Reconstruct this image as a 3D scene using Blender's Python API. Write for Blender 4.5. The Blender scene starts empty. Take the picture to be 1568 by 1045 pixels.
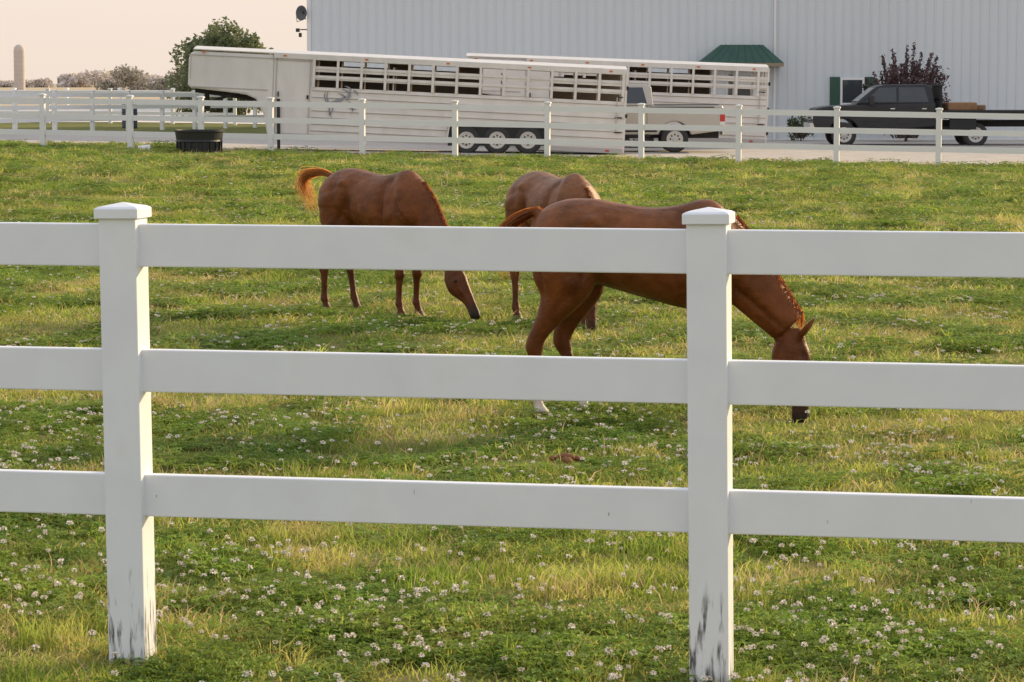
import bpy, math, random
import numpy as np
from mathutils import Vector, Matrix, noise, Euler
random.seed(7); rng=np.random.default_rng(7)
S=bpy.context.scene
S.view_settings.view_transform='Standard'; S.view_settings.look='None'; S.view_settings.exposure=0

# ---------------------------------------------------------------- terrain
def sm(a,b,x):
    t=min(1,max(0,(x-a)/(b-a))); return t*t*(3-2*t)
def tz(x,y):
    k=sm(34,72,y)
    xx=max(-16,min(14,x))
    slope=(-0.0145*xx)*(1-sm(80,92,y)*sm(-9,-4,x))
    return k*(0.08+slope)*(1-sm(130,220,y))

# ---------------------------------------------------------------- materials
def newmat(name):
    m=bpy.data.materials.new(name); m.use_nodes=True
    nt=m.node_tree; b=nt.nodes['Principled BSDF']; return m,nt,b
def N(nt,t,**k):
    n=nt.nodes.new(t)
    for a,v in k.items(): setattr(n,a,v)
    return n
def pmat(name,col,rough=0.6,var=0.12,scale=3.0,metal=0.0,bump=0.0,bscale=40,spec=0.5,stretch=(1,1,1)):
    m,nt,b=newmat(name)
    g=N(nt,'ShaderNodeNewGeometry'); mp=N(nt,'ShaderNodeMapping'); mp.inputs['Scale'].default_value=stretch
    nt.links.new(g.outputs['Position'],mp.inputs[0])
    n=N(nt,'ShaderNodeTexNoise'); n.inputs['Scale'].default_value=scale; n.inputs['Detail'].default_value=6
    nt.links.new(mp.outputs[0],n.inputs['Vector'])
    mx=N(nt,'ShaderNodeMix',data_type='RGBA')
    mx.inputs[6].default_value=(*[c*(1-var) for c in col],1); mx.inputs[7].default_value=(*[min(1,c*(1+var)) for c in col],1)
    nt.links.new(n.outputs['Fac'],mx.inputs[0]); nt.links.new(mx.outputs[2],b.inputs['Base Color'])
    b.inputs['Roughness'].default_value=rough; b.inputs['Metallic'].default_value=metal
    b.inputs['Specular IOR Level'].default_value=spec
    if bump>0:
        n2=N(nt,'ShaderNodeTexNoise'); n2.inputs['Scale'].default_value=bscale; n2.inputs['Detail'].default_value=4
        nt.links.new(g.outputs['Position'],n2.inputs['Vector'])
        bp=N(nt,'ShaderNodeBump'); bp.inputs['Strength'].default_value=bump; bp.inputs['Distance'].default_value=0.02
        nt.links.new(n2.outputs['Fac'],bp.inputs['Height']); nt.links.new(bp.outputs[0],b.inputs['Normal'])
    return m
def ramp(nt,src,stops):
    r=N(nt,'ShaderNodeValToRGB'); e=r.color_ramp.elements
    e[0].position=stops[0][0]; e[0].color=(*stops[0][1],1)
    e[1].position=stops[-1][0]; e[1].color=(*stops[-1][1],1)
    for p,c in stops[1:-1]:
        q=e.new(p); q.color=(*c,1)
    nt.links.new(src,r.inputs[0]); return r.outputs[0]

# ---------------------------------------------------------------- mesh builder
class MB:
    def __init__(s): s.v=[]; s.f=[]; s.m=[]
    def add(s,vs,fs,mi=0):
        o=len(s.v); s.v.extend([tuple(p) for p in vs]); s.f.extend([tuple(i+o for i in f) for f in fs]); s.m.extend([mi]*len(fs))
    def box(s,c,d,mi=0,rz=0.0,ry=0.0,M=None):
        hx,hy,hz=d[0]/2,d[1]/2,d[2]/2
        P=[Vector((x,y,z)) for x in(-hx,hx) for y in(-hy,hy) for z in(-hz,hz)]
        if M is None: M=Matrix.Rotation(rz,4,'Z')@Matrix.Rotation(ry,4,'Y')
        P=[M@p+Vector(c) for p in P]
        s.add(P,[(0,1,3,2),(4,6,7,5),(0,4,5,1),(2,3,7,6),(0,2,6,4),(1,5,7,3)],mi)
    def bx(s,x0,x1,y0,y1,z0,z1,mi=0): s.box(((x0+x1)/2,(y0+y1)/2,(z0+z1)/2),(x1-x0,y1-y0,z1-z0),mi)
    def prism(s,poly,y0,y1,mi=0):
        n=len(poly); V=[(x,y0,z) for x,z in poly]+[(x,y1,z) for x,z in poly]
        F=[tuple(range(n)),tuple(range(2*n-1,n-1,-1))]+[(i,i+n,(i+1)%n+n,(i+1)%n) for i in range(n)]
        s.add(V,F,mi)
    def lathe(s,prof,c,axis='Y',n=28,mi=0):
        V=[];F=[]
        for r,h in prof:
            for k in range(n):
                a=2*math.pi*k/n; p=(r*math.cos(a),r*math.sin(a))
                V.append((c[0]+p[0],c[1]+h,c[2]+p[1]) if axis=='Y' else (c[0]+p[0],c[1]+p[1],c[2]+h) if axis=='Z' else (c[0]+h,c[1]+p[0],c[2]+p[1]))
        for i in range(len(prof)-1):
            for k in range(n):
                F.append((i*n+k,i*n+(k+1)%n,(i+1)*n+(k+1)%n,(i+1)*n+k))
        F.append(tuple(range(n))); F.append(tuple(range(len(prof)*n-1,(len(prof)-1)*n-1,-1)))
        s.add(V,F,mi)
    def tube(s,pts,rad,n=8,mi=0):
        pts=[Vector(p) for p in pts]; V=[];F=[]
        for i,p in enumerate(pts):
            t=(pts[min(i+1,len(pts)-1)]-pts[max(i-1,0)]).normalized()
            a=t.cross(Vector((0.13,0.31,0.94))); 
            if a.length<0.1: a=t.cross(Vector((1,0,0)))
            a.normalize(); b=t.cross(a); r=rad[i] if hasattr(rad,'__len__') else rad
            for k in range(n):
                th=2*math.pi*k/n; V.append(p+a*r*math.cos(th)+b*r*math.sin(th))
        for i in range(len(pts)-1):
            for k in range(n): F.append((i*n+k,i*n+(k+1)%n,(i+1)*n+(k+1)%n,(i+1)*n+k))
        F.append(tuple(range(n))); F.append(tuple(range(len(pts)*n-1,(len(pts)-1)*n-1,-1)))
        s.add(V,F,mi)
    def build(s,name,mats,parent=None,bevel=0,smooth=False,coll=True,segs=2):
        me=bpy.data.meshes.new(name); me.from_pydata(s.v,[],s.f)
        for m in mats: me.materials.append(m)
        me.polygons.foreach_set('material_index',s.m)
        if smooth: me.polygons.foreach_set('use_smooth',[True]*len(me.polygons))
        me.update(); me.validate()
        o=bpy.data.objects.new(name,me)
        if coll: S.collection.objects.link(o)
        if parent: o.parent=parent
        if bevel>0:
            b=o.modifiers.new('bev','BEVEL'); b.width=bevel; b.segments=segs; b.limit_method='ANGLE'; b.angle_limit=math.radians(40)
        return o
def empty(name,loc=(0,0,0),rot=(0,0,0),scale=1):
    e=bpy.data.objects.new(name,None); S.collection.objects.link(e); e.location=loc; e.rotation_euler=rot; e.scale=(scale,)*3; return e

# ---------------------------------------------------------------- camera
cam=bpy.data.objects.new('camera',bpy.data.cameras.new('camera')); S.collection.objects.link(cam)
cam.location=(0,0,2.0); cam.rotation_euler=(math.radians(90-4.95),0,0)
cam.data.lens=105; cam.data.sensor_width=36; cam.data.clip_end=6000; cam.data.clip_start=0.1
S.camera=cam
# ---------------------------------------------------------------- light
EL=math.radians(19); PH=math.radians(40)
ts=Vector((math.cos(PH)*math.cos(EL),math.sin(PH)*math.cos(EL),math.sin(EL)))
sun=bpy.data.objects.new('sun',bpy.data.lights.new('sun','SUN')); S.collection.objects.link(sun)
sun.data.energy=5.0; sun.data.angle=math.radians(1.2); sun.data.color=(1.0,0.76,0.44)
sun.rotation_euler=ts.to_track_quat('Z','Y').to_euler()
W=bpy.data.worlds.new('World'); S.world=W; W.use_nodes=True; nt=W.node_tree
bg=nt.nodes['Background']; bg.inputs[1].default_value=0.14
sk=N(nt,'ShaderNodeTexSky'); sk.sky_type='NISHITA'; sk.sun_disc=False; sk.sun_elevation=EL; sk.sun_rotation=math.pi/2-PH
sk.dust_density=3.5; sk.air_density=1.2; sk.ozone_density=1.5
tc=N(nt,'ShaderNodeTexCoord'); sp=N(nt,'ShaderNodeSeparateXYZ'); nt.links.new(tc.outputs['Generated'],sp.inputs[0])
hz=ramp(nt,sp.outputs[2],[(0.0,(7.5,6.3,5.4)),(0.06,(7.6,6.7,6.0)),(0.4,(6.5,6.5,6.7)),(1.0,(5.2,5.9,7.2))])
mx=N(nt,'ShaderNodeMix',data_type='RGBA'); mx.inputs[0].default_value=0.84
nt.links.new(sk.outputs[0],mx.inputs[6]); nt.links.new(hz,mx.inputs[7]); nt.links.new(mx.outputs[2],bg.inputs[0])

# ---------------------------------------------------------------- ground
def grid_sheet(name,xs,ys,mat,dz=0.0,zf=tz):
    V=[(x,y,zf(x,y)+dz) for y in ys for x in xs]; n=len(xs)
    F=[(j*n+i,j*n+i+1,(j+1)*n+i+1,(j+1)*n+i) for j in range(len(ys)-1) for i in range(n-1)]
    mb=MB(); mb.add(V,F); return mb.build(name,[mat],smooth=True)
gm,nt,b=newmat('ground_soil_grass')
g=N(nt,'ShaderNodeNewGeometry'); sp=N(nt,'ShaderNodeSeparateXYZ'); nt.links.new(g.outputs['Position'],sp.inputs[0])
n1=N(nt,'ShaderNodeTexNoise'); n1.inputs['Scale'].default_value=1.6; n1.inputs['Detail'].default_value=9; n1.inputs['Roughness'].default_value=.65; nt.links.new(g.outputs['Position'],n1.inputs['Vector'])
lawn=ramp(nt,n1.outputs['Fac'],[(0.3,(0.075,0.10,0.022)),(0.5,(0.16,0.17,0.042)),(0.7,(0.26,0.20,0.09))])
n2=N(nt,'ShaderNodeTexNoise'); n2.inputs['Scale'].default_value=0.03; n2.inputs['Detail'].default_value=5; nt.links.new(g.outputs['Position'],n2.inputs['Vector'])
fld=ramp(nt,n2.outputs['Fac'],[(0.3,(0.46,0.36,0.23)),(0.7,(0.56,0.46,0.31))])
mr=N(nt,'ShaderNodeMapRange'); mr.inputs[1].default_value=215; mr.inputs[2].default_value=225; nt.links.new(sp.outputs[1],mr.inputs[0])
mx=N(nt,'ShaderNodeMix',data_type='RGBA'); nt.links.new(mr.outputs[0],mx.inputs[0]); nt.links.new(lawn,mx.inputs[6]); nt.links.new(fld,mx.inputs[7])
nt.links.new(mx.outputs[2],b.inputs['Base Color']); b.inputs['Roughness'].default_value=0.95; b.inputs['Specular IOR Level'].default_value=0.1
xs=[-3000,-1200,-500,-200,-100,-60]+[x for x in range(-40,42,2)]+[60,100,200,500,1200,3000]
ys=[-300,-50,0]+[y for y in range(4,140,2)]+[150,165,180,200,220,260,400,800,1500,3000,5000]
grid_sheet('ground',xs,ys,gm)
gv=pmat('gravel',(0.45,0.40,0.35),0.95,0.3,1.5,bump=0.8,bscale=18)
def fy(x): return 75.9-0.2325*x  # far fence line
V=[];F=[]
xs2=[i*1.0 for i in range(-45,46)]
rows=12
for x in xs2:
    y0=fy(x)+1.6 if x>-9 else 85.0
    if -11<x<=-9: y0=82
    y1=103
    for j in range(rows):
        y=y0+(y1-y0)*j/(rows-1); V.append((x+0.0,y+0.25*noise.noise(Vector((x*.7,y*.1,0))),tz(x,y)+0.012))
for i in range(len(xs2)-1):
    for j in range(rows-1): F.append((i*rows+j,(i+1)*rows+j,(i+1)*rows+j+1,i*rows+j+1))
mb=MB(); mb.add(V,F); mb.build('gravel_driveway',[gv],smooth=True)
grid_sheet('gravel_lane',[x for x in range(-60,-7,2)],[126,130,136,142,150,165,180,200,215],pmat('lane_gravel',(0.66,0.60,0.55),0.95,0.12,0.5),0.02)

# ---------------------------------------------------------------- fence
vin,nt,b=newmat('white_vinyl')
g=N(nt,'ShaderNodeNewGeometry'); sp=N(nt,'ShaderNodeSeparateXYZ'); nt.links.new(g.outputs['Position'],sp.inputs[0])
n1=N(nt,'ShaderNodeTexNoise'); n1.inputs['Scale'].default_value=5; n1.inputs['Detail'].default_value=8; nt.links.new(g.outputs['Position'],n1.inputs['Vector'])
base=ramp(nt,n1.outputs['Fac'],[(0.25,(0.79,0.80,0.85)),(0.6,(0.84,0.855,0.90)),(0.8,(0.80,0.80,0.82))])
mp=N(nt,'ShaderNodeMapping'); mp.inputs['Rotation'].default_value=(0,0.55,0); mp.inputs['Scale'].default_value=(48,48,6); nt.links.new(g.outputs['Position'],mp.inputs[0])
n3=N(nt,'ShaderNodeTexNoise'); n3.inputs['Scale'].default_value=1; n3.inputs['Detail'].default_value=5; n3.inputs['Roughness'].default_value=0.6; nt.links.new(mp.outputs[0],n3.inputs['Vector'])
n5=N(nt,'ShaderNodeTexNoise'); n5.inputs['Scale'].default_value=7; n5.inputs['Detail'].default_value=2; nt.links.new(g.outputs['Position'],n5.inputs['Vector'])
hm=N(nt,'ShaderNodeMapRange'); hm.inputs[1].default_value=0.42; hm.inputs[2].default_value=0.0; hm.inputs[3].default_value=0.0; hm.inputs[4].default_value=0.16; nt.links.new(sp.outputs[2],hm.inputs[0])
ad=N(nt,'ShaderNodeMath',operation='ADD'); nt.links.new(n3.outputs['Fac'],ad.inputs[0]); nt.links.new(hm.outputs[0],ad.inputs[1])
ms=N(nt,'ShaderNodeMapRange'); ms.inputs[1].default_value=0.60; ms.inputs[2].default_value=0.72; nt.links.new(ad.outputs[0],ms.inputs[0])
m5=N(nt,'ShaderNodeMapRange'); m5.inputs[1].default_value=0.36; m5.inputs[2].default_value=0.55; nt.links.new(n5.outputs['Fac'],m5.inputs[0])
hz_=N(nt,'ShaderNodeMapRange'); hz_.inputs[1].default_value=0.42; hz_.inputs[2].default_value=0.26; nt.links.new(sp.outputs[2],hz_.inputs[0])
mm=N(nt,'ShaderNodeMath',operation='MULTIPLY'); nt.links.new(hz_.outputs[0],mm.inputs[1]); nt.links.new(ms.outputs[0],mm.inputs[0])
m2=N(nt,'ShaderNodeMath',operation='MULTIPLY'); nt.links.new(m5.outputs[0],m2.inputs[1]); nt.links.new(mm.outputs[0],m2.inputs[0])
mx=N(nt,'ShaderNodeMix',data_type='RGBA'); mx.inputs[7].default_value=(0.10,0.10,0.10,1)
nt.links.new(m2.outputs[0],mx.inputs[0]); nt.links.new(base,mx.inputs[6]); nt.links.new(mx.outputs[2],b.inputs['Base Color'])
b.inputs['Roughness'].default_value=0.42
vin2=pmat('white_vinyl_far',(0.82,0.81,0.80),0.5,0.05,2)
def fence(name,posts,rails,ph,pw,rd,mat,lean=0.0,cap=0.012,bev=0.004,jit=0.0):
    e=empty(name); P=MB(); R=MB(); C=MB()
    for i,(x,y) in enumerate(posts):
        z=tz(x,y); a=posts[min(i+1,len(posts)-1)]; c=posts[max(i-1,0)]
        rz=math.atan2(a[1]-c[1],a[0]-c[0]); 
        M=Matrix.Rotation(rz,4,'Z')@Matrix.Rotation(-lean+random.uniform(-jit,jit),4,'Y')
        up=M@Vector((0,0,1))
        P.box(Vector((x,y,z))+up*(ph/2-0.1),(pw,pw,ph+0.2-0.0),0,M=M)
        w=pw/2+cap; h0=ph-0.002
        vs=[(-w,-w,0),(w,-w,0),(w,w,0),(-w,w,0),(-w,-w,.034),(w,-w,.034),(w,w,.034),(-w,w,.034)]
        w2=w*0.86; vs+=[(-w2,-w2,.040),(w2,-w2,.040),(w2,w2,.040),(-w2,w2,.040),(0,0,.054)]
        vs=[M@(Vector(q)+Vector((0,0,h0)))+Vector((x,y,z)) for q in vs]
        C.add(vs,[(3,2,1,0),(0,1,5,4),(1,2,6,5),(2,3,7,6),(3,0,4,7),(4,5,9,8),(5,6,10,9),(6,7,11,10),(7,4,8,11),(8,9,12),(9,10,12),(10,11,12),(11,8,12)])
    for i in range(len(posts)-1):
        a=Vector((*posts[i],tz(*posts[i]))); c=Vector((*posts[i+1],tz(*posts[i+1]))); d=c-a; L=d.length
        rz=math.atan2(d.y,d.x); ry=-math.asin(d.z/L)
        for z0,z1 in rails:
            zc=(z0+z1)/2; sh=Vector((-math.sin(lean)*zc*math.cos(rz),0,0))
            R.box((a+c)/2+Vector((0,0,zc))+sh,(L-pw*0.8,rd,z1-z0),0,rz=rz,ry=ry+random.uniform(-jit,jit)*0.15)
    P.build('posts',[mat],e,bev); R.build('rails',[mat],e,bev); C.build('caps',[mat],e,bev*0.7)
    return e
dx,dy=1.956,-0.40
fence('white_rail_fence',[(-1.298+dx*k,10.1+dy*k) for k in range(-4,6)],[(.530,.673),(.955,1.099),(1.380,1.524)],1.545,.13,.05,vin,lean=math.radians(0.7))
mb=MB()
def onfence(s,z): return Vector((-1.298+dx*s,10.1+dy*s,z))+Vector((-0.2,-0.98,0))*0.0265
for s,z in [(.23,1.445),(.36,.985),(.83,.585),(.655,1.41),(1.55,1.06),(1.19,.58),(1.2,1.5),(.05,.60),(1.42,.66),(.12,1.0),(.5,.64)]:
    p=onfence(s,z); w=random.uniform(.002,.004); h=random.uniform(.005,.012)
    mb.add([p+Vector((w*math.cos(a)*random.uniform(.6,1.2),0,h*math.sin(a)*random.uniform(.6,1.2))) for a in [k*math.pi/4 for k in range(8)]],[tuple(range(8))])
mb.build('scuff_marks',[pmat('scuff',(0.38,0.36,0.34),0.9)],bpy.data.objects['white_rail_fence'])
R3=[(.36,.50),(.78,.92),(1.20,1.34)]
def W2(u,t): return ((u-784)*t, t*4582)
us=[66,200,308,415,555,697,838,982,1131,1281,1437,1600,1760]
fp=[(-17.2,79.9),(-14.8,79.3)]
for u in us:
    t=.01719+(u-66)/(1437-66)*(.01602-.01719); fp.append(W2(u,t))
fence('white_rail_fence',fp,R3,1.40,.13,.05,vin2,cap=.02,bev=0,jit=0.008)
fence('white_rail_fence',[(-40+2.6*i,126-0.25*i) for i in range(12)],R3,1.40,.13,.05,vin2,cap=.02,bev=0,jit=.008)
fence('white_rail_fence',[(-52+2.6*i,152-1.0*i) for i in range(15)],R3,1.40,.13,.05,vin2,cap=.02,bev=0,jit=.008)
fence('white_rail_fence',[(-20+0.9*i,88+6.0*i*0.45) for i in range(14)],R3,1.40,.13,.05,vin2,cap=.02,bev=0,jit=.008)

# ---------------------------------------------------------------- building
wall=pmat('white_metal_siding',(0.66,0.70,0.73),0.5,0.06,0.4,stretch=(1,1,.3))
trim=pmat('white_trim',(0.8,0.8,0.8),0.5,0.03); green=pmat('green_metal',(0.03,0.085,0.06),0.5,0.2)
dark=pmat('dark_opening',(0.02,0.02,0.022),0.3,0.1); glass=pmat('window_glass',(0.05,0.06,0.07),0.08,0.2)
e=empty('metal_barn'); X0,X1,YB=-6.80,34.0,100.0
mb=MB(); mb.bx(X0,X1,YB,YB+22,-0.1,6.2)
x=X0+.15
while x<X1: mb.bx(x-.018,x+.018,YB-.022,YB-0.0005+.003,0.0,6.19); x+=.305
mb.build('walls',[wall],e)
mb=MB(); mb.bx(X0-.03,X0+.10,YB-.04,YB+.1,0,6.2); mb.bx(X0,X1,YB-.03,YB+.0,-.05,.12); mb.bx(8.72,8.79,YB-.09,YB-.02,0,6.2)
mb.bx(7.15,8.25,YB-.035,YB+.002,.02,2.2); mb.build('trim',[trim],e)
mb=MB(); mb.prism([(0,6.2),(0,6.35),(11,9.4),(22,6.35),(22,6.2)],0,1)
mb.v=[((X0-.4)+(p[1])*(X1-X0+.8),YB-.4+p[0]*1.036,p[2]) for p in mb.v]; mb.build('roof',[wall],e)
t=.0218; ax=lambda u:(u-784)*t
mb=MB(); z0,z1=2.64,3.24; y=YB-1.15
vs=[(ax(1066),y,z0),(ax(1195),y,z0),(ax(1195),YB-.03,z0),(ax(1066),YB-.03,z0),(ax(1102),YB-.5,z1),(ax(1166),YB-.5,z1),(ax(1166),YB-.03,z1),(ax(1102),YB-.03,z1)]
mb.add(vs,[(0,1,5,4),(1,2,6,5),(3,0,4,7),(4,5,6,7)],0)
for k in range(1,9):
    f=k/9; a=Vector(vs[0]).lerp(Vector(vs[1]),f); c=Vector(vs[4]).lerp(Vector(vs[5]),f); mb.tube([a,c],.018,4,0)
mb.bx(ax(1066),ax(1195),y,YB-.03,z0-.12,z0-.003,1)
mb.build('awning',[green,pmat('awning_wood',(0.3,0.24,0.17),0.8)],e)
mb=MB(); mb.bx(7.25,8.15,YB-.05,YB-.036,.1,2.1,0); mb.bx(7.45,7.95,YB-.056,YB-.051,1.2,1.9,1); mb.build('door',[trim,glass],e)
mb=MB(); mb.bx(10.95,11.75,YB-.06,YB-.0,1.25,2.15,0); mb.bx(11.02,11.68,YB-.066,YB-.061,1.32,2.08,1); mb.bx(10.6,10.93,YB-.07,YB-.001,1.22,2.18,2); mb.bx(11.77,12.1,YB-.07,YB-.001,1.22,2.18,2); mb.build('window',[trim,glass,green],e)
e=empty('satellite_dish',(-7.0,YB-.05,4.30)); mb=MB()
mb.lathe([(0.02,0.10),(.12,.075),(.2,.03),(.25,-.01),(.25,-.02),(.19,.02),(.10,.065),(.02,.085)],(0,0,0),'X',24,0)
mb.tube([(.1,0,0),(.18,.02,-.12),(.24,.06,-.2)],.02,8,0); mb.tube([(0,0,-.24),(-.22,0,-.3),(-.25,0,-.12)],.012,6,0)
o=mb.build('dish',[pmat('dish_grey',(0.10,0.10,0.11),0.5)],e,smooth=True); e.rotation_euler=(0,0,math.radians(50))
e=empty('flood_light',(-7.05,YB-.05,3.75)); mb=MB(); mb.tube([(.22,0,0),(0,0,0)],.02); mb.box((-.08,0,-.02),(.13,.12,.12),0); mb.box((.0,0,-.18),(.10,.1,.14),0); mb.build('lamp_body',[dark],e,.02)

# ---------------------------------------------------------------- vehicles
tire=pmat('tire_rubber',(0.04,0.04,0.04),0.85,0.3); rim=pmat('rim_alloy',(0.5,0.5,0.5),0.35,0.1,metal=.6)
chrome=pmat('chrome',(0.55,0.55,0.55),0.25,0.1,metal=.8); redl=pmat('tail_red',(0.5,0.03,0.02),0.3); amber=pmat('marker_amber',(0.6,0.15,0.02),0.4); under=pmat('underbody',(0.03,0.03,0.03),0.9)
def wheel(mb,c,r=.38,w=.24,s=-1):
    mb.lathe([(r*.62,-w/2),(r*.86,-w/2),(r*.97,-w/2+.03),(r,-w/2+.07),(r,w/2-.07),(r*.97,w/2-.03),(r*.86,w/2),(r*.62,w/2)],c,'Y',32,0)
    cy=c[1]+s*(w/2-.015)
    mb.lathe([(r*.60,0),(r*.61,s*.02),(r*.52,s*.020),(r*.45,s*.016),(r*.2,s*.018),(r*.17,s*.03),(.01,s*.032)],(c[0],cy,c[2]),'Y',24,1)
    for k in range(8):
        a=k*math.pi/4; mb.box((c[0]+r*.33*math.cos(a),cy+s*.012,c[2]+r*.33*math.sin(a)),(.045,.02,.045),2)
def arc(cx,cz,r,n=10):
    return [(cx+r*math.cos(a),cz+r*math.sin(a)) for a in [math.pi*k/n for k in range(n+1)]]
lampc=pmat('lamp_clear',(0.7,0.7,0.68),0.15)
def pickup(name,loc,paint,flat,L=5.7):
    e=empty(name,loc); fw,rw=.95,(4.95 if flat else L-1.35); R=.38
    body=MB(); end=3.75 if flat else L
    poly=[(0.06,.55),(0.0,.72),(0.0,1.06),(.10,1.18),(.45,1.24),(1.40,1.30),(end if not flat else 3.72,1.33 if not flat else 1.34),(end-.0,.62)]
    if not flat: poly=poly[:6]+[(L-.03,1.32),(L,1.25),(L,.62)]+[(x,max(.5,z)) for x,z in arc(rw,.42,.45)]
    poly+=[(x,max(.45,z)) for x,z in arc(fw,.42,.45)]
    body.prism(poly,-.95,.95,0); 
    body.build('body',[paint],e,.035)
    cab=MB(); c0,c1=1.32,3.70; zt=1.90; zb=1.315
    pr=[(c0,zb),(c0+.62,zt-.06),(c0+.85,zt),(c1-.25,zt+.01),(c1-.06,zt-.06),(c1,zb)]
    yw=lambda z: .91-(z-zb)/(zt-zb)*.17
    n=len(pr); V=[(x,-yw(z),z) for x,z in pr]+[(x,yw(z),z) for x,z in pr]
    cab.add(V,[tuple(range(n)),tuple(range(2*n-1,n-1,-1))]+[(i,i+n,(i+1)%n+n,(i+1)%n) for i in range(n)],0)
    cab.build('cab',[paint],e,.03)
    gl=MB()
    for s in(-1,1):
        for q in ([(c0+.28,zb+.06),(c0+.70,zt-.10),(c0+1.22,zt-.08),(c0+1.22,zb+.06)],[(c0+1.30,zb+.06),(c0+1.30,zt-.08),(c1-.30,zt-.08),(c1-.18,zb+.06)]):
            gl.add([(x,s*(yw(z)+.007),z) for x,z in q],[(0,1,2,3)],0)
    gl.add([(c0+.07-.012,-.80,zb+.075),(c0+.07-.012,.80,zb+.075),(c0+.575-.012,.70,zt-.095),(c0+.575-.012,-.70,zt-.095)],[(0,1,2,3)],0)
    gl.add([(c1-.005+.008,-.75,zb+.06),(c1-.005+.008,.75,zb+.06),(c1-.045+.008,.66,zt-.10),(c1-.045+.008,-.66,zt-.10)],[(0,1,2,3)],0)
    gl.build('glass',[glass],e)
    d=MB()
    d.bx(-.10,.10,-.94,.94,.50,.74,1); d.bx(-.016,.004,-.55,.55,.80,1.05,2)
    for k in range(3): d.bx(-.03,-.012,-.53,.53,.83+k*.08,.855+k*.08,1)
    for s in(-1,1):
        d.bx(-.02,.20,s*.75-.16,s*.75+.16,.86,1.05,3)
        d.box((c0+.45,s*1.06,1.42),(.14,.16,.26),0); 
        for xx in(1.62,2.58,3.52): d.box((xx,s*.953,1.0),(.012,.006,.62),2)
        for xx in(2.42,3.38): d.box((xx,s*.965,1.17),(.14,.03,.035),1)
        d.box((2.6,s*.93,.47),(2.0,.16,.07),2)
    d.bx(.5,end-.1,-.6,.6,.40,.62,2)
    d.bx(1.5,4.2 if not flat else 4.6,-.85,.85,.3+.2,.62,2)
    if flat: d.bx(3.7,7.3,-.45,.45,.62,.82,2)
    else:
        d.bx(L-.02,L+.16,-.92,.92,.50,.68,1)
        for s in(-1,1): d.box((L-.02,s*.88,1.02),(.14,.15,.30),4); d.box((L-.02,s*.88,.82),(.145,.152,.09),3)
        d.bx(3.76,L-.1,-.80,.80,1.325,1.34,2)
        d.box((rw+.15,-.956,1.27),(1.9,.012,.03),2); d.box(((1.5+rw-.5)/2,-.955,.60),(rw-2.0,.014,.05),2)
    d.build('details',[paint,chrome,under,lampc,redl],e,.012)
    w=MB()
    for xx in(fw,rw):
        for s in(-1,1): wheel(w,(xx,s*.85,R),R,.25,s)
        w.bx(xx-.05,xx+.05,-.8,.8,R-.05,R+.05,2)
    w.build('wheels',[tire,rim,under],e,smooth=False)
    if flat:
        f=MB(); f.bx(3.95,7.5,-1.1,1.1,1.0,1.12,0); f.bx(3.95,7.5,-1.12,-1.1,.86,1.12,0); f.bx(3.95,7.5,1.1,1.12,.86,1.12,0)
        for z in(1.15,1.45,1.85): f.bx(3.86,3.93,-1.0,1.0,z,z+.07,0)
        for k in range(7): f.bx(3.87,3.92,-.97+k*.313,-.91+k*.313,1.12,1.9,0)
        for k in range(9): f.bx(4.1+k*.4,4.16+k*.4,-1.16,-1.12,.95,1.08,0)
        f.box((4.55,-.98,.72),(.8,.22,.34),0); f.bx(4.5,5.5,-1.05,-.75,.80,.84,0)
        f.build('flatbed',[under],e,.01)
        h=MB(); h.box((4.55,-.2,1.24),(.9,.9,.24),0,rz=.1); h.box((5.15,.1,1.2),(.5,.8,.16),0,rz=-.2); h.build('cargo',[pmat('hay_cargo',(0.30,0.17,0.09),0.9,.3,8,bump=.6)],e,.03)
    return e
paintD,nt,b=newmat('dark_paint'); b.inputs['Roughness'].default_value=.35; b.inputs['Specular IOR Level'].default_value=.35
nd=N(nt,'ShaderNodeTexNoise'); nd.inputs['Scale'].default_value=6; rr=ramp(nt,nd.outputs['Fac'],[(0.3,(0.018,0.020,0.026)),(0.8,(0.035,0.035,0.038))]); nt.links.new(rr,b.inputs['Base Color'])
paintS=pmat('silver_tan_paint',(0.46,0.43,0.39),0.35,0.06,2,metal=.2)
pickup('flatbed_pickup_truck',(9.15,92.0,0.0+.03),paintD,True)
pickup('pickup_truck',(0.25,84.6,.04),paintS,False,L=5.65)

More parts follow.
